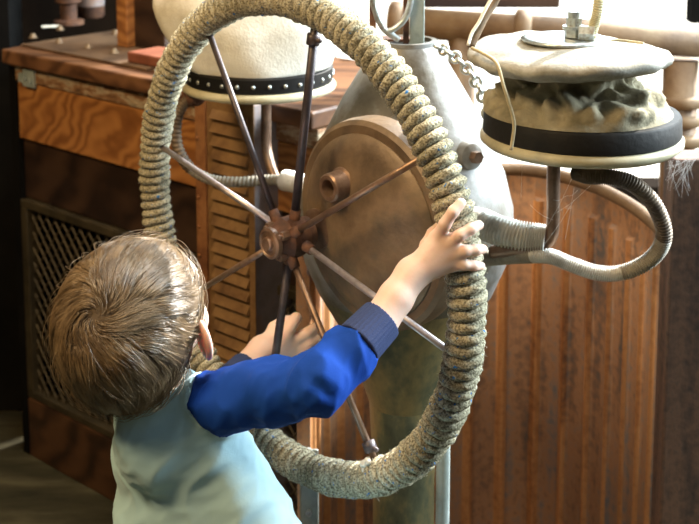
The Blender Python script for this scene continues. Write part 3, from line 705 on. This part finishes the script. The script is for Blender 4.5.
# ------------------------------------------------------------------ the child
HC = W(136, 319, 1.33)
yaw, tilt, roll = math.radians(20), math.radians(20), math.radians(4)
Fh = np.array([math.sin(yaw)*math.cos(tilt), math.cos(yaw)*math.cos(tilt), math.sin(tilt)])
Rh = nrm(np.cross(Fh, [0, 0, 1])); Uh = np.cross(Rh, Fh)
Rh, Uh = Rh*math.cos(roll)-Uh*math.sin(roll), Rh*math.sin(roll)+Uh*math.cos(roll)
HM = np.stack([Rh, Fh, Uh], 1)     # local -> world
HS = 1.04
def tolocal(p): return (p-HC)@HM/HS
def toworld(p): return HC+np.asarray(p)@HM.T*HS
def head_local(q):
    qa = q.copy(); qa[:, 0] = np.abs(qa[:, 0])
    d = ellip(q, (0, -.010, .010), (.068, .084, .072))
    d = sm(d, ellip(q, (0, .030, -.030), (.052, .050, .056)), .02)
    d = sm(d, ellip(q, (0, .050, -.062), (.026, .024, .022)), .02)
    d = sm(d, ellip(qa, (.032, .050, -.036), (.024, .022, .024)), .015)
    d = sm(d, ellip(q, (0, .058, .020), (.046, .020, .026)), .02)
    d = -sm(-d, ellip(qa, (.026, .088, -.010), (.013, .012, .008)), .008)
    d = sm(d, rcone(q, (0, .078, -.010), (0, .089, -.030), .0045, .0075), .008)
    d = sm(d, ellip(qa, (.007, .082, -.032), (.0055, .006, .0045)), .004)
    d = sm(d, ellip(q, (0, .077, -.047), (.014, .006, .0032)), .003)
    d = sm(d, ellip(q, (0, .075, -.053), (.012, .006, .0035)), .003)
    # ears: tilted shells
    ea = qa-np.array([.0725, -.002, -.004]); fl = np.where(q[:, 0] > 0, .85, .30); c, s = np.cos(fl), np.sin(fl)
    ex = ea[:, 0]*c+ea[:, 1]*s; ey = -ea[:, 0]*s+ea[:, 1]*c; eq = np.stack([ex, ey, ea[:, 2]], 1)
    ear = ellip(eq, (.004, -.009, 0), (.0058, .0185, .0255)); ear = np.maximum(ear, -ellip(eq, (.0095, -.008, .002), (.0050, .012, .017)))
    d = sm(d, ear, .004)
    return d
Nk = W(160, 398, 1.335); Sr = W(214, 402, 1.305); Sl = W(146, 426, 1.39)
Er = W(320, 385, 1.245); Wr = W(412, 274, 1.318); CUb = W(380, 321, 1.290); CUa = W(359, 343, 1.270)
El = W(184, 432, 1.50); Wl = W(262, 350, 1.625)
Pv = W(225, 680, 1.355); Ch = W(180, 480, 1.372)
hipR = Pv+np.array([.045, -.01, -.02]); hipL = Pv+np.array([-.045, .01, -.02])
kneeR = hipR+np.array([.015, .02, -.20]); kneeL = hipL+np.array([-.02, .03, -.20])
ankR = np.array([kneeR[0]+.005, kneeR[1]-.02, .055]); ankL = np.array([kneeL[0]-.005, kneeL[1]-.01, .055])
def fing(pts, r0, r1):
    n = len(pts); return [(W(*q), r0+(r1-r0)*i/(n-1)) for i, q in enumerate(pts)]
RF = [fing([(437, 238, 1.322), (445, 224, 1.313), (453, 212, 1.311), (461, 203, 1.316)], .0074, .0058),
      fing([(449, 243, 1.318), (460, 235, 1.311), (471, 229, 1.314), (479, 225, 1.325)], .0074, .0056),
      fing([(455, 254, 1.318), (465, 251, 1.312), (476, 250, 1.315), (483, 249, 1.327)], .0072, .0054),
      fing([(453, 264, 1.320), (464, 265, 1.314), (474, 266, 1.317), (481, 266, 1.328)], .0066, .0050)]
RT = fing([(424, 262, 1.325), (427, 246, 1.342), (433, 234, 1.352), (440, 226, 1.360)], .0095, .0062)
LF = [fing([(283, 336, 1.645), (289, 328, 1.650), (293, 322, 1.655), (296, 318, 1.662)], .0095, .0082),
      fing([(288, 344, 1.650), (298, 338, 1.655), (307, 333, 1.658), (314, 328, 1.665)], .0085, .0070),
      fing([(289, 352, 1.650), (299, 348, 1.655), (309, 343, 1.658), (317, 338, 1.665)], .0080, .0068),
      fing([(286, 359, 1.648), (296, 357, 1.652), (305, 354, 1.655), (312, 351, 1.660)], .0075, .0060)]
LT_ = fing([(268, 340, 1.64), (274, 328, 1.655), (282, 322, 1.665), (290, 320, 1.672)], .0095, .0070)
def hand(p, wrist, wr_, fingers, thumb, k=.0045):
    d = None
    for f in fingers:
        e = rcone(p, wrist, f[0][0], wr_*.62, f[0][1]*1.25); d = e if d is None else sm(d, e, .010)
    for f in fingers: d = sm(d, chain(p, f, .003), k)
    e = rcone(p, wrist, thumb[0][0], wr_*.6, thumb[0][1]); d = sm(d, e, .008)
    return sm(d, chain(p, thumb, .003), k)
def body(p):
    d = np.full(len(p), 1.0)
    # torso, limbs
    T = rcone(p, Nk+np.array([0, 0, -.03]), Ch, .028, .038)
    T = sm(T, rcone(p, Ch, Pv, .038, .050), .03)
    T = sm(T, rcone(p, Sl, Sr, .019, .020), .02)
    T = sm(T, rcone(p, Pv+np.array([-.03, 0, 0]), Pv+np.array([.03, 0, 0]), .058, .058), .03)
    T = sm(T, chain(p, [(Sr, .022), (Er, .018), (CUb, .0195), (CUb*.5+Wr*.5, .0195), (Wr, .0170)], .004), .008)
    T = sm(T, chain(p, [(Sl, .022), (El, .018), (El*.5+Wl*.5, .0195), (Wl, .0185)], .006), .01)
    T = sm(T, chain(p, [(hipR, .052), (kneeR, .036), (kneeR*.6+ankR*.4, .034), (ankR, .024)], .02), .02)
    T = sm(T, chain(p, [(hipL, .052), (kneeL, .036), (kneeL*.6+ankL*.4, .034), (ankL, .024)], .02), .02)
    T = sm(T, rcone(p, Nk+np.array([0, 0, -.02]), toworld((0, -.015, -.04)), .034, .036), .015)
    for a in (ankR, ankL): T = sm(T, rcone(p, a-np.array([0, 0, .02]), a+np.array([.01, .09, -.033]), .024, .018), .02)
    T = sm(T, head_local(tolocal(p)), .010)
    T = sm(T, hand(p, Wr, .0200, RF, RT), .008)
    T = sm(T, hand(p, Wl, .0210, LF, LT_), .008)
    return T
kid = thing('person', 'small child in a pale blue shirt with royal blue sleeves reaching up to the wheel', 'person', np.array([Pv[0], Pv[1], 0]))
lo = np.array([-.36, 1.19, .0]); hi = np.array([.20, 1.72, 1.03])
V, F = nets(body, lo, hi, .0026)
obj('body', (V, F), M['skin'], kid)
for s in (-1, 1):
    ec = toworld((s*.026, .0765, -.0115)); e = obj('eye', ball(ec, .0095, 18), M['eye'], kid)
    obj('iris', ball(toworld((s*.026, .0835, -.0115)), .0042, 12), M['iris'], e)
    # nails are too small to see but the nearest ones catch light
# shirt
def folds(p, amp=.0014):
    q1 = p@nrm([.75, .1, -.62]); q2 = p@nrm([.5, .2, .9])
    w = np.clip((p[:, 2]-.55)/.2, 0, 1)
    return amp*(np.sin(q1*95+3*np.sin(q2*14))*.5+.7*np.sin(q1*47+2*np.sin(q2*22)+1))
arm_ax = nrm(Er-Sr)
def shirt_sdf(p):
    L0, L1 = W(145, 424, 1.385), W(161, 640, 1.375)
    R0, R1 = W(204, 424, 1.325), W(308, 640, 1.305)
    T = sm(rcone(p, L0, L1, .037, .052), rcone(p, R0, R1, .037, .060), .05)
    T = sm(T, rcone(p, (L0+R0)/2+np.array([0, -.004, 0]), (L1+R1)/2, .042, .066), .04)
    T = sm(T, rcone(p, Nk+np.array([.0, 0, .004]), Nk+np.array([0, 0, -.05]), .041, .052), .025)
    return T
def arms_sdf(p):
    A = chain(p, [(Sr, .0345), (Sr*.45+Er*.55, .0315), (Er, .0300), (Er*.45+CUb*.55, .0265), (CUb, .0235)], .014)
    cL = W(248, 366, 1.60)
    B = chain(p, [(Sl, .029), (El, .030), (cL, .023)], .014)
    fo = .0012*np.sin((p@arm_ax)*85+3*np.sin((p@nrm([0.2, .3, .9]))*30)+.5)+.0014*np.sin((p@nrm([.5, .2, .83]))*75+2*np.sin((p@arm_ax)*30))
    # deep crease at the elbow
    cr = rcone(p, W(300, 374, 1.212), W(343, 403, 1.215), .001, .001); A = A+.006*np.exp(-(np.maximum(cr, 0)/.006)**2)
    return A-fo, B-fo
def garment(p):
    A, B = arms_sdf(p); T = shirt_sdf(p)-folds(p)
    return sm(T, A, .022)
scx = nrm(np.cross(arm_ax, [0, 1, 0])); 
SQ = W(196, 398, 1.30)
def seamR(p):   # >0 on the sleeve side
    s = (p-SQ)@arm_ax; t = (p-SQ)[:, 2]
    return s-.9*np.clip(-t, 0, 1)**1.0*.62-.25*np.clip(t, 0, 1)
axl = nrm(El-Sl)
def seamL(p): return (p-Sl)@axl+.0
cax = nrm(CUb-CUa)
cLb = W(248, 366, 1.60); claxis = nrm(cLb-El); cLa = cLb-claxis*.03
near = lambda p, c, r: np.linalg.norm(p-c, axis=1)-r
def f_shirt(p):
    g = garment(p)
    g = np.maximum(g, seamR(p))
    # neck opening
    g = np.maximum(g, -(rcone(p, Nk+np.array([-.004, .004, .012]), Nk+np.array([-.004, .004, .10]), .036, .08)))
    return np.maximum(g, .50-p[:, 2])
def f_sleeveR(p):
    A, B = arms_sdf(p); T = shirt_sdf(p)-folds(p); g = sm(T, A, .022)-.0008
    g = np.maximum(g, -seamR(p)+.0004); g = np.maximum(g, (p-CUa)@cax)
    return np.maximum(g, p[:, 1]-1.36*1.0-np.where(True, .08, 0))
def f_cuffR(p):
    A = rcone(p, CUa-cax*.004, CUb, .0262, .0242)
    r = (p-CUa)-((p-CUa)@cax)[:, None]*cax; u, w, _ = basis(cax); ang = np.arctan2(r@u, r@w)
    A = A-.0007*np.cos(ang*34)
    g = np.maximum(A, -((p-CUa)@cax)-.001); g = np.maximum(g, (p-CUb)@cax-.003)
    return g
def f_sleeveL(p):
    A, B = arms_sdf(p); g = np.maximum(B, -seamL(p)+.0005); return np.maximum(g, (p-cLa)@claxis)
def f_cuffL(p):
    B = rcone(p, cLa, cLb, .0245, .0225); return np.maximum(np.maximum(B, -((p-cLa)@claxis)-.001), (p-cLb)@claxis)
def wrinkle(o, ax, f1, f2, amp, seed=0):
    # creases in the cloth: ridged noise stretched along ax
    u, w, a = basis(ax); me = o.data; me.update(); off = np.array(LOC[o.name]); N = len(me.vertices)
    co = np.zeros(N*3); me.vertices.foreach_get('co', co); co = co.reshape(-1, 3); no = np.zeros(N*3); me.vertex_normals.foreach_get('vector', no) if hasattr(me, 'vertex_normals') else me.vertices.foreach_get('normal', no)
    no = no.reshape(-1, 3); q = co+off; d = np.zeros(N)
    for i, p in enumerate(q):
        v = Vector((p@u*f1+seed, p@w*f1, p@a*f2)); n = mnoise.noise(v); n2 = mnoise.noise(v*2.3+Vector((5, 1, 2)))
        d[i] = (.5-abs(n)*2.2)*amp+(.3-abs(n2))*amp*.55
    me.vertices.foreach_set('co', (co+no*d[:, None]).ravel()); me.update(); return o
sh = obj('shirt', nets(f_shirt, (-.36, 1.19, .48), (.06, 1.62, .90), .0028), M['shirt'], kid)
obj('sleeve', nets(f_sleeveR, (-.22, 1.18, .68), (.10, 1.46, .96), .0026), M['sleeve'], sh)['label'] = 'royal blue raglan sleeve'
wrinkle(sh, (.75, .1, .60), 26, 7, .0045); wrinkle(sh.children[0], (.35, .2, .9), 30, 13, .0040, 9)
obj('cuff', nets(f_cuffR, (-.03, 1.22, .82), (.09, 1.38, .95), .0014), M['cuff'], sh)['label'] = 'navy ribbed cuff'
obj('sleeve', nets(f_sleeveL, (-.34, 1.30, .66), (-.04, 1.70, .92), .004), M['sleeve'], sh)['label'] = 'royal blue raglan sleeve'
obj('cuff', nets(f_cuffL, (-.24, 1.48, .66), (-.04, 1.70, .92), .003), M['cuff'], sh)['label'] = 'navy ribbed cuff'
def f_pants(p):
    d = rcone(p, Pv+np.array([-.03, 0, .02]), Pv+np.array([.03, 0, .02]), .064, .064)
    for h_, k_, a_ in ((hipR, kneeR, ankR), (hipL, kneeL, ankL)): d = sm(d, chain(p, [(h_, .058), (k_, .043), (a_, .036)], .02), .015)
    return np.maximum(np.maximum(d, .055-p[:, 2]), p[:, 2]-.56)
obj('trousers', nets(f_pants, (-.36, 1.16, .03), (.10, 1.50, .60), .005), M['denim'], kid)
for a in (ankR, ankL):
    def f_shoe(p, a=a):
        d = sm(rcone(p, a-np.array([0, .004, .022]), a+np.array([.01, .094, -.032]), .031, .023), rcone(p, a, a+np.array([0, 0, .005]), .03, .03), .01)
        return np.maximum(d, .001-p[:, 2])
    obj('shoe', nets(f_shoe, a-np.array([.05, .06, .06]), a+np.array([.07, .14, .06]), .004), M['shoe'], kid)

# hair: undercoat plus strands that follow a whorl
def hair_core(q):
    d = ellip(q, (0, -.012, .012), (.0715, .087, .0745))
    d = sm(d, ellip(q, (0, -.034, -.022), (.051, .051, .053)), .02)
    cut = q[:, 1]*.80-q[:, 2]*.60-.018            # open at the face
    d = np.maximum(d, np.where(q[:, 1] > .0, cut, -1))
    ear = ellip(np.abs(q)*[1, 0, 0]+q*[0, 1, 1], (.066, .006, -.006), (.022, .018, .022))
    return -sm(-d, ear, .006)*1.0 if False else np.maximum(d, -ear)
def f_cap(p): return hair_core(tolocal(p))
hlo = HC-np.array([.11]*3); hhi = HC+np.array([.11]*3)
hair = obj('hair', nets(f_cap, hlo, hhi, .003), M['haircap'], kid)
def surf(q):
    d = ellip(q, (0, -.012, .012), (.0715, .087, .0745)); return sm(d, ellip(q, (0, -.034, -.022), (.051, .051, .053)), .02)
def grad(fn, q, e=.0008):
    g = np.stack([fn(q+np.eye(3)[i]*e)-fn(q-np.eye(3)[i]*e) for i in range(3)], 1); return g/(np.linalg.norm(g, axis=1)[:, None]+1e-9)
camd = nrm(np.array([0, 0, CAMH])-HC)
scr_r = nrm(np.cross([0, 0, 1], -camd))*-1
if scr_r[0] < 0: scr_r = -scr_r
scr_u = nrm(np.cross(scr_r, -camd)); 
if scr_u[2] < 0: scr_u = -scr_u
whl = nrm((nrm(-.38*scr_r+.16*scr_u+.91*camd))@HM)
gravl = np.array([0, 0, -1.])@HM; rightl = scr_r@HM
rh = np.random.RandomState(21)
NS = 22000
dd = rh.normal(0, 1, (NS*3, 3)); dd /= np.linalg.norm(dd, axis=1)[:, None]
q = np.array([0, -.015, -.002])+dd*.05
for _ in range(14): q = q-grad(surf, q)*surf(q)[:, None]*.9
keep = (hair_core(q) < .0015); q = q[keep][:NS]; NSx = len(q)
# clumps
ncl = 420; cl = q[rh.choice(NSx, ncl, False)]
cid = np.array([np.argmin(((cl-x)**2).sum(1)) for x in q])
cang = rh.normal(0, .20, ncl)[cid]+rh.normal(0, .08, NSx); clift = rh.uniform(.3, 1.0, ncl)[cid]; fly = (rh.rand(NSx) > .97)*rh.rand(NSx)
cen0 = cl[cid]
steps = 11; length = rh.uniform(.042, .066, NSx)*(.75+.5*rh.rand(ncl)[cid])
low = np.clip((-.02-q[:, 2])/.05, 0, 1); length *= (1-.72*low)
path = np.zeros((NSx, steps, 3)); cur = q.copy(); path[:, 0] = cur-grad(surf, cur)*.001
cc_ = np.array([0, -.012, .0])
for s in range(1, steps):
    g = grad(surf, cur); rad = cur-cc_; rad /= np.linalg.norm(rad, axis=1)[:, None]
    away = rad-(rad@whl)[:, None]*whl*1.0-0; away = away-(away*g).sum(1)[:, None]*g
    dist = np.arccos(np.clip(rad@whl, -1, 1)); away /= np.linalg.norm(away, axis=1)[:, None]+1e-6
    swirl = np.cross(away, g)       # sideways around the whorl
    sw = 1.0*np.exp(-(dist/.55)**2)+.18
    fld = away+swirl*SWS*sw[:, None] if 'SWS' in globals() else away-swirl*sw[:, None]
    fld = fld+.38*gravl+.30*rightl*np.clip(rad@(scr_u@HM)+.2, 0, 1)[:, None]
    side = np.cross(g, fld); fld = fld+side*cang[:, None]
    fld = fld-(fld*g).sum(1)[:, None]*g; fld /= np.linalg.norm(fld, axis=1)[:, None]+1e-6
    cur = cur+fld*(length/(steps-1))[:, None]
    g = grad(surf, cur); f = s/(steps-1)
    lift = (.0010+.0060*clift+.010*fly*math.sin(f*math.pi*.75))
    cur = cur-g*(surf(cur)-lift)[:, None]*.8
    cen = np.zeros((ncl, 3)); np.add.at(cen, cid, cur); cen /= np.bincount(cid, minlength=ncl)[:, None].clip(1)
    cur = cur+(cen[cid]-cur)*.07
    path[:, s] = cur
pw_ = toworld(path.reshape(-1, 3)).reshape(NSx, steps, 3)
T = np.gradient(pw_, axis=1); T /= np.linalg.norm(T, axis=2)[..., None]+1e-9
ref = rh.normal(0, 1, (NSx, 1, 3)); A = np.cross(T, ref); A /= np.linalg.norm(A, axis=2)[..., None]+1e-9; Bn = np.cross(T, A)
wdt = .00034*(1-.75*(np.arange(steps)/(steps-1))**2)
HV = np.stack([pw_+(A*math.cos(a)+Bn*math.sin(a))*wdt[None, :, None] for a in (0, 2.094, 4.189)], 2)  # NS,steps,3,3
idx = np.arange(NSx*steps*3).reshape(NSx, steps, 3); qs = []
for k in range(3):
    k2 = (k+1) % 3; qs.append(np.stack([idx[:, :-1, k], idx[:, :-1, k2], idx[:, 1:, k2], idx[:, 1:, k]], -1).reshape(-1, 4))
tag(obj('hair_strands', (HV.reshape(-1, 3), np.vstack(qs)), M['hair'], hair), kind='stuff')
